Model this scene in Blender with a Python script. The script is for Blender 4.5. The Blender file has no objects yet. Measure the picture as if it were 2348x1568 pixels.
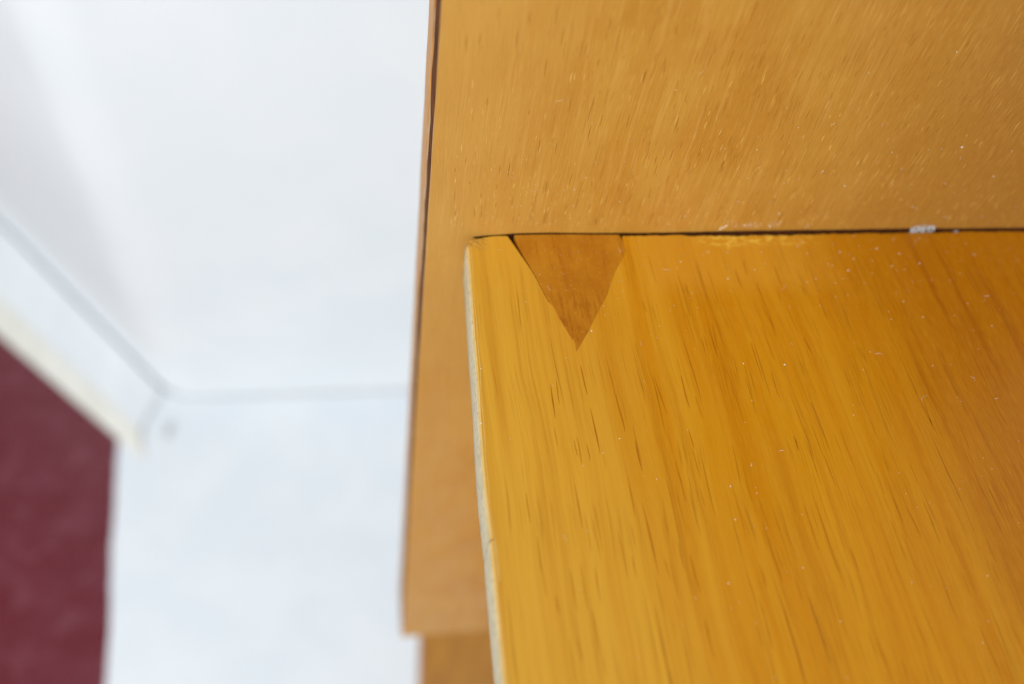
import bpy, bmesh, math, random
import numpy as np
from mathutils import Vector, Matrix
from mathutils.geometry import tessellate_polygon

random.seed(7)
scene = bpy.context.scene
C = scene.collection

# ------------------------------------------------------------------ camera
# lines of the photograph (panel edge, grain, seam) give these axes: columns = world X, world Y, down
FPX, CX, CY, WPX = 2010.9, 1173.5, 784.0, 2347.0
RM = np.array([[0.98661095, -0.11603342, -0.11460835],
               [-0.02924857, -0.81721558, 0.57558945],
               [0.16044734, 0.56453073, 0.80966765]])


def ray(p):
    v = np.array([(p[0] - CX) / FPX, (p[1] - CY) / FPX, 1.0])
    w = RM.T @ v
    w[2] *= -1
    return w


_w = ray((1068, 547))
CAM = -_w / np.linalg.norm(_w) * 0.22          # the board's back corner is the world origin


def on(p, axis, val):
    """the point of the plane axis = val that the photograph shows at p"""
    w = ray(p)
    return CAM + (val - CAM[axis]) / w[axis] * w


right = Vector((RM[0, 0], RM[0, 1], -RM[0, 2]))
up = -Vector((RM[1, 0], RM[1, 1], -RM[1, 2]))
back = -Vector((RM[2, 0], RM[2, 1], -RM[2, 2]))
cam = bpy.data.cameras.new('camera')
cam.sensor_width = 36.0
cam.lens = 36.0 * FPX / WPX
cam.clip_start, cam.clip_end = 0.005, 50.0
cam_o = bpy.data.objects.new('camera', cam)
m3 = Matrix((right, up, back)).transposed()
cam_o.matrix_world = Matrix.Translation(Vector(CAM)) @ m3.to_4x4()
C.objects.link(cam_o)
scene.camera = cam_o
cam.dof.use_dof = True
cam.dof.focus_distance = 0.198
cam.dof.aperture_fstop = 5.4
cam.dof.aperture_blades = 7

# ------------------------------------------------------------------ light
world = bpy.data.worlds.new('World')
scene.world = world
world.use_nodes = True
bg = world.node_tree.nodes['Background']
bg.inputs[0].default_value = (0.88, 0.95, 1.0, 1)
bg.inputs[1].default_value = 0.38


def area(name, loc, aim, size, power, col):
    l = bpy.data.lights.new(name, 'AREA')
    l.shape = 'RECTANGLE'
    l.size, l.size_y = size
    l.energy = power
    l.color = col
    o = bpy.data.objects.new(name, l)
    o.location = loc
    o.rotation_euler = (Vector(aim) - Vector(loc)).to_track_quat('-Z', 'Y').to_euler()
    C.objects.link(o)
    return o


area('window_light', (-1.00, -1.12, 1.02), (-0.05, 0.05, -0.15), (1.5, 1.2), 48.5, (0.95, 0.98, 1.0))

scene.view_settings.view_transform = 'Standard'
scene.view_settings.look = 'None'
scene.view_settings.gamma = 1.0
scene.view_settings.use_curve_mapping = False
scene.view_settings.exposure = 0.0


# ------------------------------------------------------------------ node helpers
class Mat:
    def __init__(s, name):
        s.m = bpy.data.materials.new(name)
        s.m.use_nodes = True
        s.t = s.m.node_tree
        s.b = s.t.nodes['Principled BSDF']
        s.tc = s.n('ShaderNodeTexCoord').outputs['Object']
        sp = s.n('ShaderNodeSeparateXYZ')
        s.l(s.tc, sp.inputs[0])
        s.x, s.y, s.z = sp.outputs

    def n(s, k):
        return s.t.nodes.new(k)

    def l(s, a, b):
        s.t.links.new(a, b)

    def put(s, sock, v):
        if isinstance(v, bpy.types.NodeSocket):
            s.l(v, sock)
        elif v is not None:
            if isinstance(v, (tuple, list)) and len(v) == 3 and len(sock.default_value) == 4:
                v = (*v, 1)
            sock.default_value = v

    def math(s, op, a, b=None, c=None, clamp=False):
        n = s.n('ShaderNodeMath')
        n.operation = op
        n.use_clamp = clamp
        s.put(n.inputs[0], a)
        if b is not None:
            s.put(n.inputs[1], b)
        if c is not None:
            s.put(n.inputs[2], c)
        return n.outputs[0]

    def vec(s, x, y, z):
        n = s.n('ShaderNodeCombineXYZ')
        s.put(n.inputs[0], x)
        s.put(n.inputs[1], y)
        s.put(n.inputs[2], z)
        return n.outputs[0]

    def noise(s, x, y, sx, sy, detail=2.0, seed=0.0, rough=0.5, dist=0.0):
        v = s.vec(s.math('MULTIPLY', x, sx), s.math('MULTIPLY', y, sy), seed)
        n = s.n('ShaderNodeTexNoise')
        s.l(v, n.inputs['Vector'])
        n.inputs['Scale'].default_value = 1.0
        n.inputs['Detail'].default_value = detail
        n.inputs['Roughness'].default_value = rough
        n.inputs['Distortion'].default_value = dist
        return n.outputs['Fac']

    def step(s, v, a, b, lo=0.0, hi=1.0):
        n = s.n('ShaderNodeMapRange')
        n.interpolation_type = 'SMOOTHSTEP'
        s.put(n.inputs[0], v)
        if a > b:
            a, b, lo, hi = b, a, hi, lo
        for i, q in enumerate((a, b, lo, hi)):
            n.inputs[i + 1].default_value = q
        return n.outputs[0]

    def mix(s, f, a, b, mode='MIX'):
        n = s.n('ShaderNodeMix')
        n.data_type = 'RGBA'
        n.blend_type = mode
        n.clamp_factor = True
        s.put(n.inputs[0], f)
        s.put(n.inputs[6], a)
        s.put(n.inputs[7], b)
        return n.outputs[2]

    def bump(s, h, strength, dist):
        n = s.n('ShaderNodeBump')
        n.inputs['Strength'].default_value = strength
        n.inputs['Distance'].default_value = dist
        s.l(h, n.inputs['Height'])
        return n.outputs[0]

    def done(s, col, rough, normal=None, spec=0.5, coat=0.0, coat_rough=0.1):
        s.put(s.b.inputs['Base Color'], col)
        s.put(s.b.inputs['Roughness'], rough)
        s.put(s.b.inputs['Specular IOR Level'], spec)
        s.put(s.b.inputs['Coat Weight'], coat)
        s.put(s.b.inputs['Coat Roughness'], coat_rough)
        if normal is not None:
            s.l(normal, s.b.inputs['Normal'])
        return s.m


def mat_board():
    """amber varnished board, grain along Y"""
    m = Mat('amber_varnished_wood')
    wob = m.noise(m.x, m.y, 18, 9, 2, 3.1)
    wob2 = m.noise(m.x, m.y, 90, 45, 1, 8.3)
    x = m.math('ADD', m.x, m.math('MULTIPLY', m.math('SUBTRACT', wob, 0.5), 0.008))
    x = m.math('ADD', x, m.math('MULTIPLY', m.math('SUBTRACT', wob2, 0.5), 0.0012))
    y = m.y
    band = m.noise(x, y, 210, 7, 3, 1.0, 0.55)
    broad = m.noise(x, y, 45, 5, 2, 5.0)
    col = m.mix(m.step(band, 0.30, 0.70), (0.560, 0.245, 0.0060), (0.510, 0.192, 0.0008))
    col = m.mix(m.step(broad, 0.40, 0.68, 0.0, 0.45), col, (0.435, 0.150, 0.0010))
    # pale sapwood at the left, redder heartwood rightwards, with left-right light falloff painted in
    col = m.mix(m.math('MULTIPLY', m.step(m.math('ADD', m.x, m.math('MULTIPLY', band, 0.03)), 0.075, 0.010), 0.60), col, (0.66, 0.375, 0.046))
    heart_shade = m.step(m.math('ADD', m.math('ADD', m.x, m.math('MULTIPLY', m.y, 0.12)), m.math('MULTIPLY', broad, 0.03)), 0.065, 0.150)
    col = m.mix(m.math('MULTIPLY', heart_shade, 0.85), col, (0.345, 0.108, 0.0004))
    st = m.step(m.noise(x, y, 330, 15, 2, 9.0, 0.6), 0.52, 0.72)
    col = m.mix(m.math('MULTIPLY', st, m.math('MULTIPLY', heart_shade, 0.55)), col, (0.24, 0.055, 0.001))
    # thin late-wood lines, broken along their length
    soft = m.step(m.noise(x, y, 420, 8, 2, 16.0, 0.6), 0.52, 0.70)
    col = m.mix(m.math('MULTIPLY', soft, 0.26), col, (0.36, 0.115, 0.001))
    late = m.step(m.noise(x, y, 1000, 17, 1, 14.0, 0.6), 0.54, 0.70)
    col = m.mix(m.math('MULTIPLY', late, 0.14), col, (0.37, 0.115, 0.001))
    grp = m.step(m.noise(x, y, 150, 26, 2, 21.0), 0.36, 0.56)
    l1 = m.step(m.noise(x, y, 2300, 30, 1, 27.0), 0.61, 0.71)
    p1 = m.step(m.noise(x, y, 2900, 58, 1, 31.0, 0.55), 0.60, 0.70)
    pore = m.math('MULTIPLY', m.math('MAXIMUM', p1, m.math('MULTIPLY', l1, 0.8)), grp)
    col = m.mix(m.math('MULTIPLY', pore, m.step(m.x, 0.0, 0.07, 0.22, 0.40)), col, (0.21, 0.058, 0.002))
    l2 = m.step(m.noise(x, y, 1700, 34, 0, 29.0), 0.72, 0.82)
    col = m.mix(m.math('MULTIPLY', l2, m.step(m.x, 0.0, 0.08, 0.40, 0.60)), col, (0.20, 0.055, 0.002))
    fine = m.noise(x, y, 4200, 260, 2, 44.0)
    col = m.mix(m.step(fine, 0.4, 0.75, 0.0, 0.22), col, (0.60, 0.30, 0.02))
    # varnish rubbed thin in a shallow strip along the seam, and chipped to bare wood at the arris
    rag = m.noise(m.x, m.y, 170, 170, 3, 51.0)
    yy = m.math('ADD', m.y, m.math('MULTIPLY', m.math('SUBTRACT', rag, 0.5), 0.006))
    strip = m.math('MULTIPLY', m.step(yy, -0.0215, -0.0130), m.math('MULTIPLY', m.step(m.x, 0.040, 0.048), m.step(m.x, 0.105, 0.080)))
    col = m.mix(m.math('MULTIPLY', strip, 0.36), col, (0.62, 0.30, 0.032))
    ch = m.step(m.noise(m.x, m.y, 520, 800, 3, 57.0, 0.65), 0.47, 0.60)
    chz = m.math('MULTIPLY', m.step(m.math('ADD', m.y, m.math('MULTIPLY', m.math('SUBTRACT', rag, 0.5), 0.004)), -0.0045, -0.0022),
                 m.math('MULTIPLY', m.step(m.x, 0.056, 0.066), m.step(m.x, 0.098, 0.078)))
    col = m.mix(m.math('MULTIPLY', ch, m.math('MULTIPLY', chz, 0.7)), col, (0.76, 0.48, 0.06))
    # dirt worn into the back corner
    cd = m.math('MULTIPLY', m.step(m.x, 0.0065, 0.003), m.step(m.y, -0.005, -0.001))
    cdn = m.step(m.noise(m.x, m.y, 1300, 1300, 3, 60.0), 0.46, 0.58)
    col = m.mix(m.math('MULTIPLY', m.math('MULTIPLY', cd, cdn), 0.7), col, (0.25, 0.17, 0.07))
    h = m.math('SUBTRACT', m.noise(m.x, m.y, 2600, 190, 1, 70.0), m.math('MULTIPLY', m.noise(m.x, m.y, 200, 110, 0, 71.0), 2.2))
    rough = m.step(m.noise(m.x, m.y, 120, 60, 3, 77.0), 0.3, 0.7, 0.26, 0.40)
    return m.done(col, rough, m.bump(h, 0.22, 0.00008), 0.32)


def mat_panel():
    """thin tan veneer, short-flecked grain along Z"""
    m = Mat('tan_flecked_veneer')
    wob = m.noise(m.x, m.z, 25, 12, 2, 2.0)
    x = m.math('ADD', m.x, m.math('MULTIPLY', m.math('SUBTRACT', wob, 0.5), 0.006))
    z = m.z
    base = m.mix(m.step(m.noise(m.x, m.z, 60, 38, 3, 4.0), 0.35, 0.68), (0.515, 0.262, 0.040), (0.455, 0.204, 0.024))
    base = m.mix(m.step(m.noise(m.x, m.z, 28, 16, 2, 6.0), 0.45, 0.7, 0, 0.5), base, (0.55, 0.285, 0.060))
    base = m.mix(m.step(m.noise(x, z, 260, 18, 3, 11.0), 0.35, 0.7, 0, 0.45), base, (0.46, 0.195, 0.020))
    base = m.mix(m.step(m.noise(x, z, 700, 34, 3, 13.0, 0.6), 0.50, 0.68, 0, 0.40), base, (0.60, 0.33, 0.075))
    base = m.mix(m.step(m.math('ADD', m.x, m.math('MULTIPLY', m.noise(m.x, m.z, 30, 20, 2, 14.0), 0.03)), 0.05, 0.165, 0, 1.0), base, (0.335, 0.145, 0.020))  # darker to the right: light falloff and vignette put into the veneer colour
    grp = m.step(m.noise(m.x, m.z, 120, 70, 2, 15.0), 0.36, 0.62)
    fl = m.math('MULTIPLY', m.step(m.noise(x, z, 3000, 130, 1, 19.0, 0.55), 0.59, 0.70), grp)
    base = m.mix(m.math('MULTIPLY', fl, 0.34), base, (0.74, 0.44, 0.10))
    dk = m.step(m.noise(x, z, 3000, 62, 1, 23.0, 0.55), 0.58, 0.69)
    base = m.mix(m.math('MULTIPLY', dk, 0.36), base, (0.28, 0.10, 0.012))
    dk2 = m.step(m.noise(x, z, 2200, 210, 1, 29.0), 0.68, 0.76)
    base = m.mix(m.math('MULTIPLY', dk2, 0.45), base, (0.18, 0.07, 0.012))
    fine = m.noise(x, z, 3800, 420, 2, 33.0)
    base = m.mix(m.step(fine, 0.4, 0.75, 0, 0.22), base, (0.58, 0.31, 0.07))
    # veneer paler towards the free edge, light falloff put into its colour
    base = m.mix(m.step(m.math('ADD', m.x, m.math('MULTIPLY', m.noise(m.x, m.z, 200, 30, 2, 39.0), 0.008)), 0.040, -0.003, 0, 0.5), base, (0.575, 0.305, 0.070))
    h = m.noise(m.x, m.z, 2400, 260, 2, 33.5)
    rough = m.step(m.noise(m.x, m.z, 150, 50, 2, 41.0), 0.3, 0.7, 0.44, 0.58)
    return m.done(base, rough, m.bump(h, 0.35, 0.00015), 0.22)


def mat_inlay():
    m = Mat('orange_inlay_wood')
    b = m.mix(m.step(m.noise(m.x, m.y, 140, 90, 3, 2.0), 0.35, 0.65), (0.45, 0.178, 0.009), (0.385, 0.132, 0.005))
    b = m.mix(m.step(m.noise(m.x, m.y, 700, 60, 3, 5.0), 0.52, 0.72, 0, 0.55), b, (0.27, 0.07, 0.002))
    b = m.mix(m.math('MULTIPLY', m.step(m.y, -0.014, -0.027), m.step(m.noise(m.x, m.y, 1500, 170, 2, 8.0), 0.5, 0.64, 0, 0.5)), b, (0.20, 0.06, 0.004))
    fine = m.noise(m.x, m.y, 2600, 900, 2, 9.0)
    b = m.mix(m.step(fine, 0.52, 0.75, 0, 0.35), b, (0.62, 0.27, 0.02))
    return m.done(b, 0.34, m.bump(fine, 0.25, 0.0002), 0.5)


def mat_edge():
    """pale worn edge of the board"""
    m = Mat('pale_worn_edge')
    d = m.noise(m.y, m.z, 900, 900, 4, 3.0)
    b = m.mix(m.noise(m.y, m.z, 60, 300, 3, 6.0), (0.57, 0.48, 0.28), (0.66, 0.57, 0.37))
    b = m.mix(m.step(d, 0.55, 0.66, 0, 0.6), b, (0.28, 0.22, 0.12))
    b = m.mix(m.step(m.noise(m.y, m.z, 260, 500, 3, 8.0), 0.5, 0.62, 0, 0.4), b, (0.34, 0.27, 0.15))
    zz = m.math('ADD', m.z, m.math('MULTIPLY', m.math('SUBTRACT', m.noise(m.y, m.z, 400, 100, 2, 9.0), 0.5), 0.0009))
    b = m.mix(m.step(zz, -0.0014, -0.0001, 0, 0.8), b, (0.60, 0.33, 0.04))
    return m.done(b, 0.5, m.bump(d, 0.4, 0.0002), 0.4)


def mat_plain(name, a, b, s1=300, s2=300, rough=0.6, spec=0.3, axis='xz'):
    m = Mat(name)
    u, v = getattr(m, axis[0]), getattr(m, axis[1])
    n = m.noise(u, v, s1, s2, 4, 1.0)
    return m.done(m.mix(m.step(n, 0.35, 0.65), a, b), rough, m.bump(n, 0.3, 0.0002), spec)


def mat_red():
    m = Mat('maroon_floor')
    n = m.noise(m.x, m.y, 22, 22, 5, 1.0)
    b = m.mix(m.step(n, 0.36, 0.66), (0.125, 0.003, 0.011), (0.135, 0.007, 0.018))
    b = m.mix(m.step(m.noise(m.x, m.y, 38, 38, 4, 4.0, 0.6, 0.6), 0.50, 0.68, 0, 0.5), b, (0.21, 0.05, 0.068))
    b = m.mix(m.step(m.noise(m.x, m.y, 60, 60, 2, 7.0), 0.66, 0.74, 0, 0.7), b, (0.14, 0.015, 0.02))
    return m.done(b, m.step(n, 0.3, 0.7, 0.22, 0.36), m.bump(n, 0.1, 0.001), 0.5, 0.6, 0.3)


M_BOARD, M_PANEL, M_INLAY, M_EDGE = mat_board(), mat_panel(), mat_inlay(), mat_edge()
M_DARK = mat_plain('dark_glue_line', (0.075, 0.022, 0.005), (0.15, 0.050, 0.012), 900, 200, 0.8, 0.05)
M_PLY_PALE = mat_plain('pale_ply_edge', (0.42, 0.22, 0.075), (0.62, 0.40, 0.19), 2500, 260, 0.55, 0.35, 'yz')
M_PLY_BROWN = mat_plain('brown_ply_edge', (0.46, 0.205, 0.045), (0.58, 0.29, 0.08), 1800, 90, 0.5, 0.4, 'yz')
M_SLOT = mat_plain('dark_slot_wood', (0.10, 0.028, 0.006), (0.15, 0.045, 0.012), 700, 300)
M_LEG = mat_plain('amber_leg_wood', (0.46, 0.19, 0.006), (0.38, 0.14, 0.004), 240, 12, 0.6, 0.15)
M_WALL = mat_plain('white_painted_wall', (0.84, 0.88, 0.90), (0.88, 0.905, 0.92), 9, 9, 0.6, 0.3)
M_SHEET = mat_plain('white_sheet', (0.75, 0.785, 0.82), (0.79, 0.815, 0.84), 14, 14, 0.5, 0.3, 'xy')
M_SKIRT = mat_plain('white_gloss_skirting', (0.78, 0.80, 0.82), (0.82, 0.84, 0.85), 30, 30, 0.35, 0.4)
M_CREAM = mat_plain('cream_skirting_foot', (0.74, 0.72, 0.64), (0.80, 0.78, 0.71), 40, 40, 0.5, 0.3)
M_RED = mat_red()
M_LINT = mat_plain('white_lint', (0.50, 0.49, 0.50), (0.72, 0.71, 0.72), 900, 900, 0.8, 0.2)
M_DUST = mat_plain('pale_dust', (0.74, 0.68, 0.52), (0.88, 0.86, 0.78), 300, 300, 0.7, 0.3)


# ------------------------------------------------------------------ mesh helpers
def obj(name, verts, faces, mat, parent=None, smooth=False):
    me = bpy.data.meshes.new(name)
    me.from_pydata([tuple(v) for v in verts], [], faces)
    me.update()
    bm = bmesh.new()
    bm.from_mesh(me)
    bmesh.ops.recalc_face_normals(bm, faces=bm.faces)
    bm.to_mesh(me)
    bm.free()
    if smooth:
        for p in me.polygons:
            p.use_smooth = True
    me.materials.append(mat)
    o = bpy.data.objects.new(name, me)
    C.objects.link(o)
    if parent is not None:
        o.parent = parent
        o.matrix_parent_inverse = Matrix.Identity(4)
        base = Vector((0, 0, 0))
        p = parent
        while p is not None:
            base += p.location
            p = p.parent
        o.location = -base
    return o


def prism(poly, lo, hi, to3):
    """closed solid between two copies of a 2D outline"""
    n = len(poly)
    tri = tessellate_polygon([[Vector((a, b, 0)) for a, b in poly]])
    v = [to3(a, b, hi) for a, b in poly] + [to3(a, b, lo) for a, b in poly]
    f = [tuple(t) for t in tri] + [tuple(i + n for i in reversed(t)) for t in tri]
    f += [(i, (i + 1) % n, (i + 1) % n + n, i + n) for i in range(n)]
    return v, f


def bevel(o, w, seg=2, ang=35):
    b = o.modifiers.new('bevel', 'BEVEL')
    b.width, b.segments, b.limit_method = w, seg, 'ANGLE'
    b.angle_limit = math.radians(ang)
    b.harden_normals = False
    return o


def box(x0, x1, y0, y1, z0, z1):
    v = [(x, y, z) for z in (z0, z1) for y in (y0, y1) for x in (x0, x1)]
    f = [(0, 2, 3, 1), (4, 5, 7, 6), (0, 1, 5, 4), (2, 6, 7, 3), (0, 4, 6, 2), (1, 3, 7, 5)]
    return v, f


def resample(pts, step, jit=0.0, jaxis=1):
    """smooth a list of 2D points (Catmull-Rom), sample it evenly and roughen it"""
    P = [np.array(p, float) for p in pts]
    P = [2 * P[0] - P[1]] + P + [2 * P[-1] - P[-2]]
    out = []
    for i in range(1, len(P) - 2):
        a, b, c, d = P[i - 1:i + 3]
        k = max(1, int(np.linalg.norm(c - b) / step))
        for q in range(k):
            t = q / k
            out.append(0.5 * (2 * b + (c - a) * t + (2 * a - 5 * b + 4 * c - d) * t * t + (3 * b - a - 3 * c + d) * t ** 3))
    out.append(P[-2])
    if jit:
        r = 0.0
        for i in range(1, len(out) - 1):
            r = 0.6 * r + random.uniform(-1, 1) * jit
            out[i] = out[i] + np.array([0, r] if jaxis == 1 else [r, 0])
    return [tuple(p) for p in out]


def tag(o, label=None, cat=None, group=None, kind=None):
    for k, v in (('label', label), ('category', cat), ('group', group), ('kind', kind)):
        if v:
            o[k] = v
    return o


def pz(*pix):      # photograph points on the board's top
    return [tuple(on(p, 2, 0.0)[:2]) for p in pix]


def z3(*pts):      # points read off the enlarged joint -> photograph points
    return [((1000 + a / 3.557) * 0.917, (520 + b / 3.557) * 0.917) for a, b in pts]


# ------------------------------------------------------------------ the setting
ZF = -0.75
ZS = ZF + 0.012                                                # top of the low white ledge
YW = on((650, 903), 2, ZF + 0.0035)[1]
v, f = box(-1.8, 1.4, -1.0, 1.6, ZF - 0.02, ZF)
tag(obj('floor', v, f, M_RED), kind='structure')

w0, w1 = on((0, 512), 2, ZS)[:2], on((372, 893), 2, ZS)[:2]      # foot of the slanting wall
wd = (w1 - w0) / np.linalg.norm(w1 - w0)
wn = np.array([wd[1], -wd[0]])
if wn[1] > 0:
    wn = -wn
c0 = w0 - wn * 0.003
corner = c0 + wd * ((YW - c0[1]) / wd[1])
far = corner - wd * 1.5
RF = 0.08
ang = math.atan2(-wd[1], wd[0])
tl = RF * math.tan(ang / 2)
ca = corner - wd * tl - wn * RF                                # centre of the rounded corner
arc = [tuple(ca + RF * np.array([math.sin(-ang * (1 - q / 10)), -math.cos(-ang * (1 - q / 10))])) for q in range(11)]
wallpoly = [tuple(far), *arc, (1.3, YW), (1.3, YW + 0.1), (corner[0] + 0.05, YW + 0.1), (far[0] + 0.07, far[1] + 0.07)]
v, f = prism(wallpoly, ZF, 0.75, lambda a, b, z: (a, b, z))
wall = tag(obj('wall', v, f, M_WALL), kind='structure')

# low white ledge along the slanting wall: flat top, cream sloping front
f0, f1 = on((0, 684), 2, ZS)[:2], on((318, 985), 2, ZS)[:2]
g0, g1 = on((0, 772), 2, ZF)[:2], on((334, 1062), 2, ZF)[:2]


def ledge(pa, pb, za, zb, zlow):
    """solid between two lines that run along the wall"""
    (a0, a1), (b0, b1) = pa, pb
    e = 3.0
    a0, b0 = a0 + (a0 - a1) * e, b0 + (b0 - b1) * e
    v = [(*a0, za), (*a1, za), (*b1, zb), (*b0, zb), (*a0, zlow), (*a1, zlow), (*b1, zlow), (*b0, zlow)]
    f = [(0, 1, 2, 3), (7, 6, 5, 4), (0, 4, 5, 1), (1, 5, 6, 2), (2, 6, 7, 3), (3, 7, 4, 0)]
    return v, f


v, f = ledge((w0, w1), (f0, f1), ZS, ZS, ZF + 0.0005)
sk = obj('skirting_ledge', v, f, M_SKIRT, wall)
bevel(sk, 0.003)
gap = (g0 - f0) / np.linalg.norm(g0 - f0) * 0.0006
v, f = ledge((f0 + gap, f1 + gap), (g0, g1), ZS - 0.001, ZF + 0.005, ZF + 0.0004)
sf = obj('skirting_foot', v, f, M_CREAM, wall)
bevel(sf, 0.0012)

# white sheet laid over the floor, its left edge a little uneven
e0, e1 = on((274, 1005), 2, ZF), on((243, 1568), 2, ZF)
edge = resample([(e0[0] - 0.001, e0[1] + 0.03), (e0[0], e0[1]), ((e0[0] + e1[0]) / 2 - 0.001, (e0[1] + e1[1]) / 2), (e1[0], e1[1]), (e1[0] + 0.012, -0.3), (e1[0] + 0.02, -0.9)], 0.006, 0.0006, 0)
sheetpoly = edge + [(1.2, -0.9), (1.2, YW - 0.002)] + [tuple(np.array(p) + (np.array(p) - ca) / RF * 0.002) for p in arc[::-1]]
v, f = prism(sheetpoly, ZF + 0.0005, ZF + 0.0035, lambda a, b, z: (a, b, z))
sheet = tag(obj('floor_sheet', v, f, M_SHEET), 'white sheet covering the maroon floor along the wall', 'floor covering')
bevel(sheet, 0.001)

# ------------------------------------------------------------------ the furniture
root = bpy.data.objects.new('wooden_furniture', None)
root.location = (0.0, 0.0, ZF + 0.0035)
C.objects.link(root)
tag(root, 'amber wooden furniture corner, board with triangular inlay joined to tan upright plywood panel', 'furniture')

# board: outline with the notch for the wedge
T = 0.014
left_edge = pz((1073, 556), (1077, 590), (1085, 709), (1097, 864), (1113, 1100), (1140, 1330), (1160, 1568))
k = (np.array(left_edge[-1]) - np.array(left_edge[-3]))
left_edge.append(tuple(np.array(left_edge[-1]) + k / np.linalg.norm(k) * 0.30))
left_edge = resample(left_edge, 0.002, 0.00003, 0)
rear_l = resample(pz((1076, 551), (1110, 545), (1140, 541.5), z3((950, 250))[0]), 0.0012, 0.00008)
notch_l = resample(pz(*z3((957, 256), (1036, 366), (1108, 468), (1197, 602), (1266, 732), (1319, 830), (1368, 882), (1438, 1010), (1518, 1140), (1560, 1210), (1566, 1277))), 0.0012, 0.00004, 0)
notch_r = resample(pz(*z3((1567, 1278), (1614, 1188), (1694, 1038), (1784, 858), (1834, 768), (1894, 588), (1954, 478), (1996, 387), (1980, 292), (1976, 250))), 0.0012)
rear_r = resample(pz((1428, 541), (1522, 540.5), (1560, 540), (1640, 541), (1744, 540), (1900, 537), (2063, 534), (2210, 532), (2347, 530.5), (2700, 526)), 0.0007, 0.00015)
outline = left_edge[::-1] + rear_l + notch_l + notch_r[1:] + rear_r
xr = rear_r[-1][0]
outline += [(xr, left_edge[-1][1])]
v, f = prism(outline, -T, 0.0, lambda a, b, z: (a, b, z))
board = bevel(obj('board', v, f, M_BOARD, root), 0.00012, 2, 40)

# pale worn edge running along the board's free side
prof = [(-0.0010, -0.00012), (-0.0005, 0.00003), (-0.0001, -0.00008), (0.00025, -0.0005), (0.0005, -0.0013), (0.0006, -0.0030), (0.0005, -0.0085), (0.0004, -0.0135), (-0.0003, -0.0142)]
ev, ef = [], []
L = left_edge
for i, p in enumerate(L):
    a, b = np.array(L[max(0, i - 1)]), np.array(L[min(len(L) - 1, i + 1)])
    tdir = (b - a) / np.linalg.norm(b - a)
    nn = np.array([tdir[1], -tdir[0]])
    if nn[0] > 0:
        nn = -nn
    wv = 1.0 + 0.25 * math.sin(i * 0.7) * math.sin(i * 0.23) + random.uniform(-0.12, 0.12)
    for u, z in prof:
        q = np.array(p) + nn * (u * (wv if u < 0 else 1.0) + 0.00008)
        ev.append((q[0], q[1], z))
n = len(prof)
for i in range(len(L) - 1):
    for j in range(n):
        ef.append((i * n + j, i * n + (j + 1) % n, (i + 1) * n + (j + 1) % n, (i + 1) * n + j))
ef += [tuple(range(n)), tuple(range((len(L) - 1) * n, len(L) * n))[::-1]]
tag(obj('edge_band', ev, ef, M_EDGE, board, True), 'pale worn edge with grey scuffs')

# the wedge let into the notch
wl = pz(*z3((1015, 243), (1042, 312), (1112, 445), (1202, 594), (1268, 724), (1322, 825), (1362, 882), (1432, 1012), (1512, 1142), (1557, 1212), (1566, 1276)))
wr = pz(*z3((1619, 1190), (1699, 1040), (1789, 860), (1839, 770), (1899, 590), (1959, 480), (1998, 386), (1972, 285), (1945, 240)))
top = pz(*z3((1700, 238), (1450, 236), (1200, 238)))
wp = resample(wl, 0.0010, 0.00005, 0) + resample(wr, 0.0010, 0.00006, 0) + top
v, f = prism(wp, -0.008, 0.00012, lambda a, b, z: (a, b, z))
bevel(tag(obj('inlay_wedge', v, f, M_INLAY, board), 'darker orange triangular wedge, point towards the front'), 0.00006, 1, 40)

# open pores of the board: thin tapered slivers along the grain
M_PORE = mat_plain('brown_pore', (0.33, 0.112, 0.003), (0.42, 0.152, 0.004), 900, 60, 0.5, 0.2, 'xy')
M_PORE_TAN = mat_plain('brown_veneer_pore', (0.30, 0.12, 0.014), (0.38, 0.165, 0.022), 900, 90, 0.6, 0.15)
M_FLECK = mat_plain('golden_fleck', (0.64, 0.37, 0.08), (0.76, 0.48, 0.14), 900, 90, 0.4, 0.4)


def sliver(V, F, a, b, w, to3):
    """a grain mark from a to b, tapered and slightly wavy"""
    a, b = np.array(a), np.array(b)
    d = b - a
    nrm = np.array([-d[1], d[0]]) / np.linalg.norm(d)
    n = 7
    base = len(V)
    ph, am = random.uniform(0, 6.28), random.uniform(0.05, 0.35) * w
    for i in range(n):
        t = i / (n - 1)
        c = a + d * t + nrm * am * math.sin(ph + t * 4.5)
        hw = 0.5 * w * (math.sin(math.pi * min(1.0, 0.04 + 0.92 * t)) ** 0.8) * random.uniform(0.8, 1.1)
        for s in (1, -1):
            V.append(to3(*(c + nrm * s * hw)))
    for i in range(n - 1):
        k = base + 2 * i
        F.append((k, k + 1, k + 3, k + 2))


seen = [((1330, 838), (1346, 905)), ((1353, 935), (1376, 1042)), ((1500, 865), (1528, 950)), ((1596, 595), (1621, 689)), ((1703, 595), (1713, 632)),
        ((1733, 645), (1750, 689)), ((1757, 713), (1777, 763)), ((1932, 709), (1949, 750)), ((1631, 740), (1646, 803)), ((1841, 773), (1861, 810)),
        ((1834, 652), (1848, 679)), ((1818, 1000), (1832, 1034)), ((1747, 1195), (1794, 1337)), ((1870, 1152), (1922, 1313)), ((2078, 1162), (2112, 1233)),
        ((2131, 1185), (2155, 1247)), ((1581, 1271), (1605, 1361)), ((1614, 1418), (1638, 1512)), ((1472, 1152), (1510, 1318)), ((2206, 1318), (2226, 1366)),
        ((2007, 1460), (2045, 1555)), ((2244, 1432), (2296, 1555)), ((1205, 1130), (1216, 1200)), ((1412, 905), (1432, 990)), ((1262, 880), (1272, 960)),
        ((1455, 1010), (1472, 1080)), ((1560, 860), (1580, 935)), ((2110, 900), (2140, 985)), ((2190, 950), (2222, 1030)), ((1322, 1000), (1334, 1065))]
V, F = [], []
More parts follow.
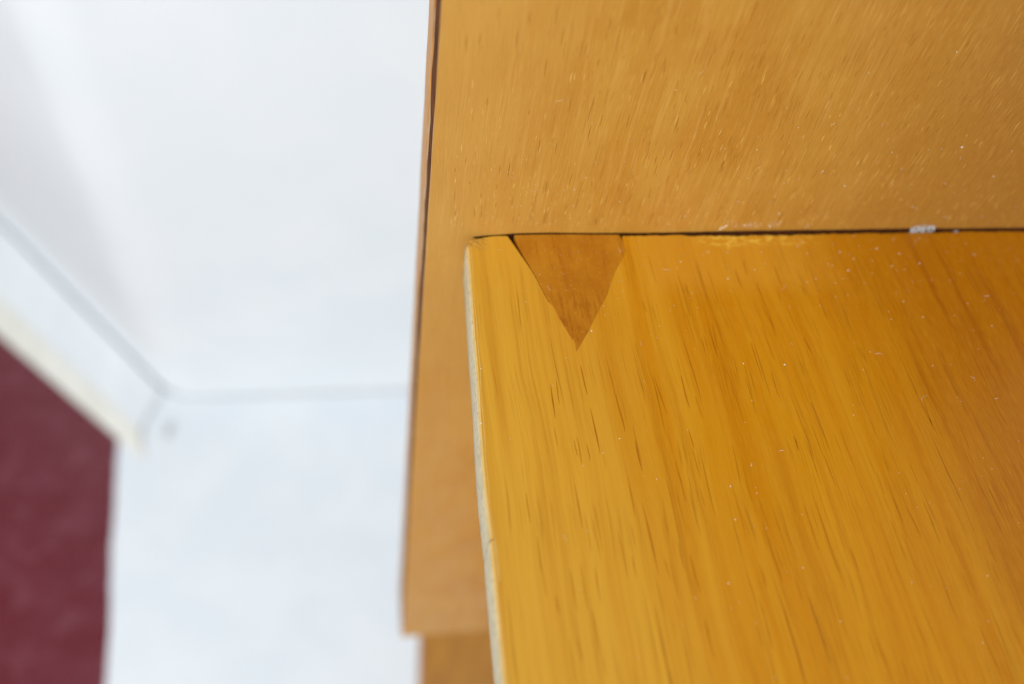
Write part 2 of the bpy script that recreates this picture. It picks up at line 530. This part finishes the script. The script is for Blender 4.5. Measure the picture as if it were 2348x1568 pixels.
for a, b in seen:
    sliver(V, F, on(a, 2, 0)[:2], on(b, 2, 0)[:2], random.uniform(0.00022, 0.00036), lambda x, y: (x, y, 0.000025))
for i in range(230):
    x0 = 0.004 + 0.16 * random.random() ** 0.85
    y0 = -0.004 - 0.115 * random.random()
    if 0.013 < x0 < 0.04 and y0 > -0.032:
        continue
    ln = random.uniform(0.003, 0.011)
    sl = random.uniform(-0.03, 0.05)
    sliver(V, F, (x0, y0), (x0 + sl * ln, y0 - ln), random.uniform(0.00010, 0.00022), lambda x, y: (x, y, 0.000025))
tag(obj('grain_pores', V, F, M_PORE, board), 'thin brown pores along the grain', kind='stuff')

# upright panel: plies of one sheet, the front veneer slotted for the board
def px(*pix):      # photograph points on the panel's face -> (x, z)
    r = []
    for p in pix:
        q = on(p, 1, 0.0012)
        r.append((q[0], q[2]))
    return r


YP = 0.0012
slot_top = resample(px((1064, 547), (1075, 543.5), (1139, 538), (1226, 533.5), (1407, 534), (1523, 533), (1640, 530), (1744, 528), (1900, 526.5), (2063, 523.5), (2210, 523), (2347, 521.5), (2700, 516)), 0.0011, 0.00005)
side = px((1014, 2), (973, 541), (954, 880), (938, 1150), (920, 1460))
kx = (side[0][0] - side[-1][0]) / (side[0][1] - side[-1][1])
XS = lambda z: side[0][0] + (z - side[0][1]) * kx
ZT, ZB = 0.22, side[-1][1]
print('side', side, 'kx', kx, 'slot', slot_top[0], slot_top[-1], 'YP', YP)
xr2 = slot_top[-1][0]
sx0 = slot_top[0][0]
pv = [(XS(ZB), ZB)]
zs = np.linspace(ZB, ZT, 120)
jl = [(XS(z) + random.uniform(-1, 1) * 0.00006, z) for z in zs]
panel_out = jl + [(xr2, ZT)] + slot_top[::-1] + [(sx0 + 0.0016, -0.0004), (sx0 + 0.004, -0.0025), (sx0 + 0.004, -T - 0.0006), (xr2, -T - 0.0006), (xr2, ZB)]
FV = 0.0016
v, f = prism(panel_out, YP, YP + FV, lambda a, b, y: (a, y, b))
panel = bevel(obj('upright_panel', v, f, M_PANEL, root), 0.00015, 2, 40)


def ply(name, y0, y1, inset, mat, jit):
    nz = 160
    zz = np.linspace(ZB + 0.0002, ZT - 0.0002, nz)
    r, vv, ff = 0.0, [], []
    for z in zz:
        r = 0.7 * r + random.uniform(-1, 1) * jit
        x0 = XS(z) + inset + r
        vv += [(x0, y0, z), (x0, y1, z), (xr2 - 0.001, y1, z), (xr2 - 0.001, y0, z)]
    for i in range(nz - 1):
        for j in range(4):
            ff.append((i * 4 + j, i * 4 + (j + 1) % 4, i * 4 + 4 + (j + 1) % 4, i * 4 + 4 + j))
    ff += [(0, 1, 2, 3), tuple(nz * 4 - 4 + q for q in (3, 2, 1, 0))]
    return obj(name, vv, ff, mat, panel)


y = YP + FV + 0.00005
tag(ply('glue_line', y, y + 0.0092, 0.00006, M_DARK, 0.00012), 'dark glue line')
y += 0.0093
tag(ply('pale_ply', y, y + 0.0042, 0.0001, M_PLY_PALE, 0.00016), 'pale chipped ply')
y += 0.0043
tag(ply('brown_ply', y, y + 0.0110, 0.0, M_PLY_BROWN, 0.00005), 'brown back ply')
YBACK = y + 0.0110

# dark inside of the slot, behind the board's back edge
v, f = box(sx0 + 0.0006, xr2 - 0.002, YP + FV + 0.00001, YP + FV + 0.00004, -T - 0.0006, max(p[1] for p in slot_top) + 0.0005)
obj('slot_backing', v, f, M_SLOT, panel)

# pores and golden flecks of the upright veneer
V, F, V2, F2 = [], [], [], []
ya = YP - 0.000025
for i in range(260):
    x0, z0 = random.uniform(-0.004, 0.16), 0.003 + 0.062 * random.random() ** 1.4
    ln = random.uniform(0.0012, 0.005)
    sliver(V, F, (x0, z0), (x0 + random.uniform(-0.03, 0.03) * ln, z0 + ln), random.uniform(0.00009, 0.00019), lambda x, z: (x, ya, z))
for i in range(240):
    x0, z0 = -0.004 + 0.16 * random.random() ** 1.3, 0.0028 + 0.045 * random.random() ** 1.7
    ln = random.uniform(0.0007, 0.0030)
    sliver(V2, F2, (x0, z0), (x0 + random.uniform(-0.03, 0.03) * ln, z0 + ln), random.uniform(0.00009, 0.00020), lambda x, z: (x, ya - 0.00001, z))
tag(obj('grain_pores', V, F, M_PORE_TAN, panel), 'fine brown pores along the grain', kind='stuff')
tag(obj('grain_flecks', V2, F2, M_FLECK, panel), 'short golden flecks along the grain', kind='stuff')

# unseen upright block added under the board to shade the lower panel
v, f = box(0.046, 0.062, left_edge[-1][1] + 0.03, YP - 0.0005, ZB, -T - 0.0005)
bevel(obj('added_shade_block', v, f, M_LEG, root), 0.0008, 2)

# leg behind the panel's lower edge
la, lb = on((967, 1460), 1, YBACK + 0.004), on((966, 1568), 1, YBACK + 0.004)
zl0, zl1 = ZF + 0.0035, ZB + 0.05
kl = (lb[0] - la[0]) / (lb[2] - la[2])
lx = lambda z: la[0] + (z - la[2]) * kl * 0.8
vv = []
for z in (zl0, zl1):
    vv += [(lx(z), YBACK + 0.0005, z), (lx(z), YBACK + 0.034, z), (lx(z) + 0.09, YBACK + 0.034, z), (lx(z) + 0.09, YBACK + 0.0005, z)]
ff = [(0, 1, 5, 4), (1, 2, 6, 5), (2, 3, 7, 6), (3, 0, 4, 7), (0, 3, 2, 1), (4, 5, 6, 7)]
bevel(obj('leg', vv, ff, M_LEG, root), 0.0015, 3)


# ------------------------------------------------------------------ lint and dust
def lump(V, F, c, r, sq=1.0, nrm=2):
    """a crumb: an irregular eight-sided double pyramid"""
    a0 = random.uniform(0, 6.28)
    b = len(V)
    k = 5
    ax = random.uniform(0.6, 1.5)
    for i in range(k):
        a = a0 + i * 6.283 / k
        q = r * random.uniform(0.7, 1.2)
        u, w = q * math.cos(a) * ax, q * math.sin(a) / ax
        p = [0, 0, 0]
        others = [i2 for i2 in range(3) if i2 != nrm]
        p[others[0]], p[others[1]] = u, w
        V.append((c[0] + p[0], c[1] + p[1], c[2] + p[2]))
    for s in (1, -1):
        p = [0, 0, 0]
        p[nrm] = s * r * sq * random.uniform(0.6, 1.1)
        V.append((c[0] + p[0], c[1] + p[1], c[2] + p[2]))
    for i in range(k):
        F.append((b + i, b + (i + 1) % k, b + k))
        F.append((b + (i + 1) % k, b + i, b + k + 1))


def fibre(V, F, pts, r):
    b = len(V)
    n = len(pts)
    for i, p in enumerate(pts):
        p = Vector(p)
        d = (Vector(pts[min(n - 1, i + 1)]) - Vector(pts[max(0, i - 1)])).normalized()
        s = d.orthogonal().normalized()
        w = d.cross(s)
        for j in range(3):
            a = j * 2.0944
            V.append(tuple(p + (s * math.cos(a) + w * math.sin(a)) * r))
    for i in range(n - 1):
        for j in range(3):
            F.append((b + i * 3 + j, b + i * 3 + (j + 1) % 3, b + i * 3 + 3 + (j + 1) % 3, b + i * 3 + 3 + j))


def curl(c, length, plane, lift):
    a = random.uniform(0, 6.28)
    k = random.uniform(-1, 1) * 500
    pts = []
    p = np.array(c, float)
    n = 9
    for i in range(n):
        pts.append(tuple(p))
        a += k * length / n + random.uniform(-0.25, 0.25)
        st = length / n
        if plane == 2:
            p = p + np.array([math.cos(a) * st, math.sin(a) * st, 0])
            p[2] = c[2] + lift * math.sin(i / (n - 1) * 3.14)
        else:
            p = p + np.array([math.cos(a) * st, 0, math.sin(a) * st])
            p[1] = c[1] - lift * math.sin(i / (n - 1) * 3.14)
    return pts


V, F = [], []
for p, r in (((1103, 970), .34), ((1103, 845), .24), ((2115, 727), .36), ((1420, 1005), .26), ((2257, 688), .24), ((1915, 680), .24), ((1957, 541), .28),
             ((1925, 577), .34), ((1352, 671), .22), ((1612, 605), .2), ((1795, 662), .18), ((1545, 700), .2), ((1382, 1038), .2), ((1880, 700), .18), ((2200, 1120), .16)):
    c = on(p, 2, 0.0001)
    lump(V, F, c, r * 0.00052, 0.4)
for i in range(330):
    u = random.random()
    if u < 0.5:
        c = (random.uniform(0.004, 0.17), random.uniform(-0.12, -0.0015), 0.00004)
    else:
        c = (random.uniform(0.012, 0.15), -abs(random.gauss(0.002, 0.012)) - 0.001, 0.00004)
    lump(V, F, c, 0.000068 * random.lognormvariate(0.2, 0.4), 0.45)
for i in range(60):      # crumbs on the wedge
    c = (random.uniform(0.016, 0.037), random.uniform(-0.018, -0.001), 0.00016)
    lump(V, F, c, 0.00004 * random.lognormvariate(0.2, 0.4), 0.45)
for i in range(16):
    c = (random.uniform(0.008, 0.16), random.uniform(-0.08, -0.003), 0.0001)
    fibre(V, F, curl(c, random.uniform(0.0008, 0.0026), 2, 0.0003), 0.000022)
tag(obj('board_dust', V, F, M_DUST), 'pale dust specks and curled fibres scattered over the amber board', 'dust', kind='stuff')

V, F = [], []
for i in range(230):
    z = abs(random.gauss(0, 0.016)) + 0.0012
    c = (random.uniform(0.004, 0.155), YP - 0.00003, z + 0.0012)
    lump(V, F, c, 0.000062 * random.lognormvariate(0.2, 0.4), 0.4, 1)
for cx, n_, sx_, sz_ in ((1722, 60, 0.0016, 0.0006), (1775, 45, 0.0010, 0.0009), (1850, 16, 0.0008, 0.0006), (1640, 10, 0.002, 0.0008)):
    q = on((cx, 516), 1, YP)
    for i in range(n_):
        c = (q[0] + random.gauss(0, sx_), YP - 0.00003, max(q[2] - 0.0012 + 0.0003, q[2] + random.gauss(0, sz_)))
        lump(V, F, c, 0.00007 * random.lognormvariate(0.1, 0.4), 0.35, 1)
for p, r in (((2085, 435), .26), ((2092, 474), .42), ((2100, 477), .3), ((2193, 119), .3), ((1830, 293), .22), ((2010, 372), .2), ((1660, 470), .18)):
    lump(V, F, on(p, 1, YP - 0.00005), r * 0.0005, 0.4, 1)
a, b = on((1648, 527), 1, YP - 0.0001), on((1668, 516), 1, YP - 0.0001)
fibre(V, F, [tuple(a + (b - a) * t) for t in (0, 0.5, 1)], 0.00007)
for i in range(14):
    c = (random.uniform(0.01, 0.15), YP - 0.0001, random.uniform(0.003, 0.06))
    fibre(V, F, curl(c, random.uniform(0.0006, 0.0018), 1, 0.0002), 0.00002)
tag(obj('panel_dust', V, F, M_DUST), 'pale dust specks clinging to the upright panel above the seam', 'dust', kind='stuff')


def tuft(name, pix, wid, hei, nl, nf, label):
    V, F = [], []
    c0 = on(pix, 1, YP - 0.0004)
    for i in range(nl):
        t = random.uniform(-1, 1)
        c = (c0[0] + t * wid, YP - 0.0006 + random.uniform(-0.0009, 0.0004), c0[2] + hei * (0.35 * t + random.uniform(-0.7, 0.7) * (1 - 0.5 * abs(t))))
        lump(V, F, c, random.uniform(0.00008, 0.00036) * min(1.0, wid / 0.002), 0.8, random.choice((0, 1, 2)))
    for i in range(nf):
        c = (c0[0] + random.uniform(-0.9, 0.9) * wid, YP - 0.0005, c0[2] + random.uniform(-0.7, 0.7) * hei)
        fibre(V, F, curl(c, random.uniform(0.05, 0.35) * wid, 1, 0.0005), 0.00003)
    return tag(obj(name, V, F, M_LINT), label, 'lint')


tuft('lint_tuft', (2114, 523), 0.0034, 0.0018, 48, 120, 'large fluffy white lint tuft stuck in the dark seam')
tuft('lint_fleck', (2190, 528), 0.0008, 0.0003, 12, 4, 'tiny pale lint fleck in the seam right of the large tuft')

# small grey crumb lying by the end of the ledge
V, F = [], []
q = on((384, 985), 2, ZF + 0.008)
for i in range(9):
    lump(V, F, (q[0] + random.gauss(0, 0.002), q[1] + random.gauss(0, 0.005), ZF + 0.0035 + 0.005 + random.uniform(-0.001, 0.004)), random.uniform(0.0012, 0.0026), 0.8, random.choice((0, 1, 2)))
tag(obj('dirt_crumb', V, F, mat_plain('grey_crumb', (0.30, 0.31, 0.25), (0.42, 0.43, 0.36))), 'small blurred grey crumb on white sheet where the slanting skirting ends', 'crumb')
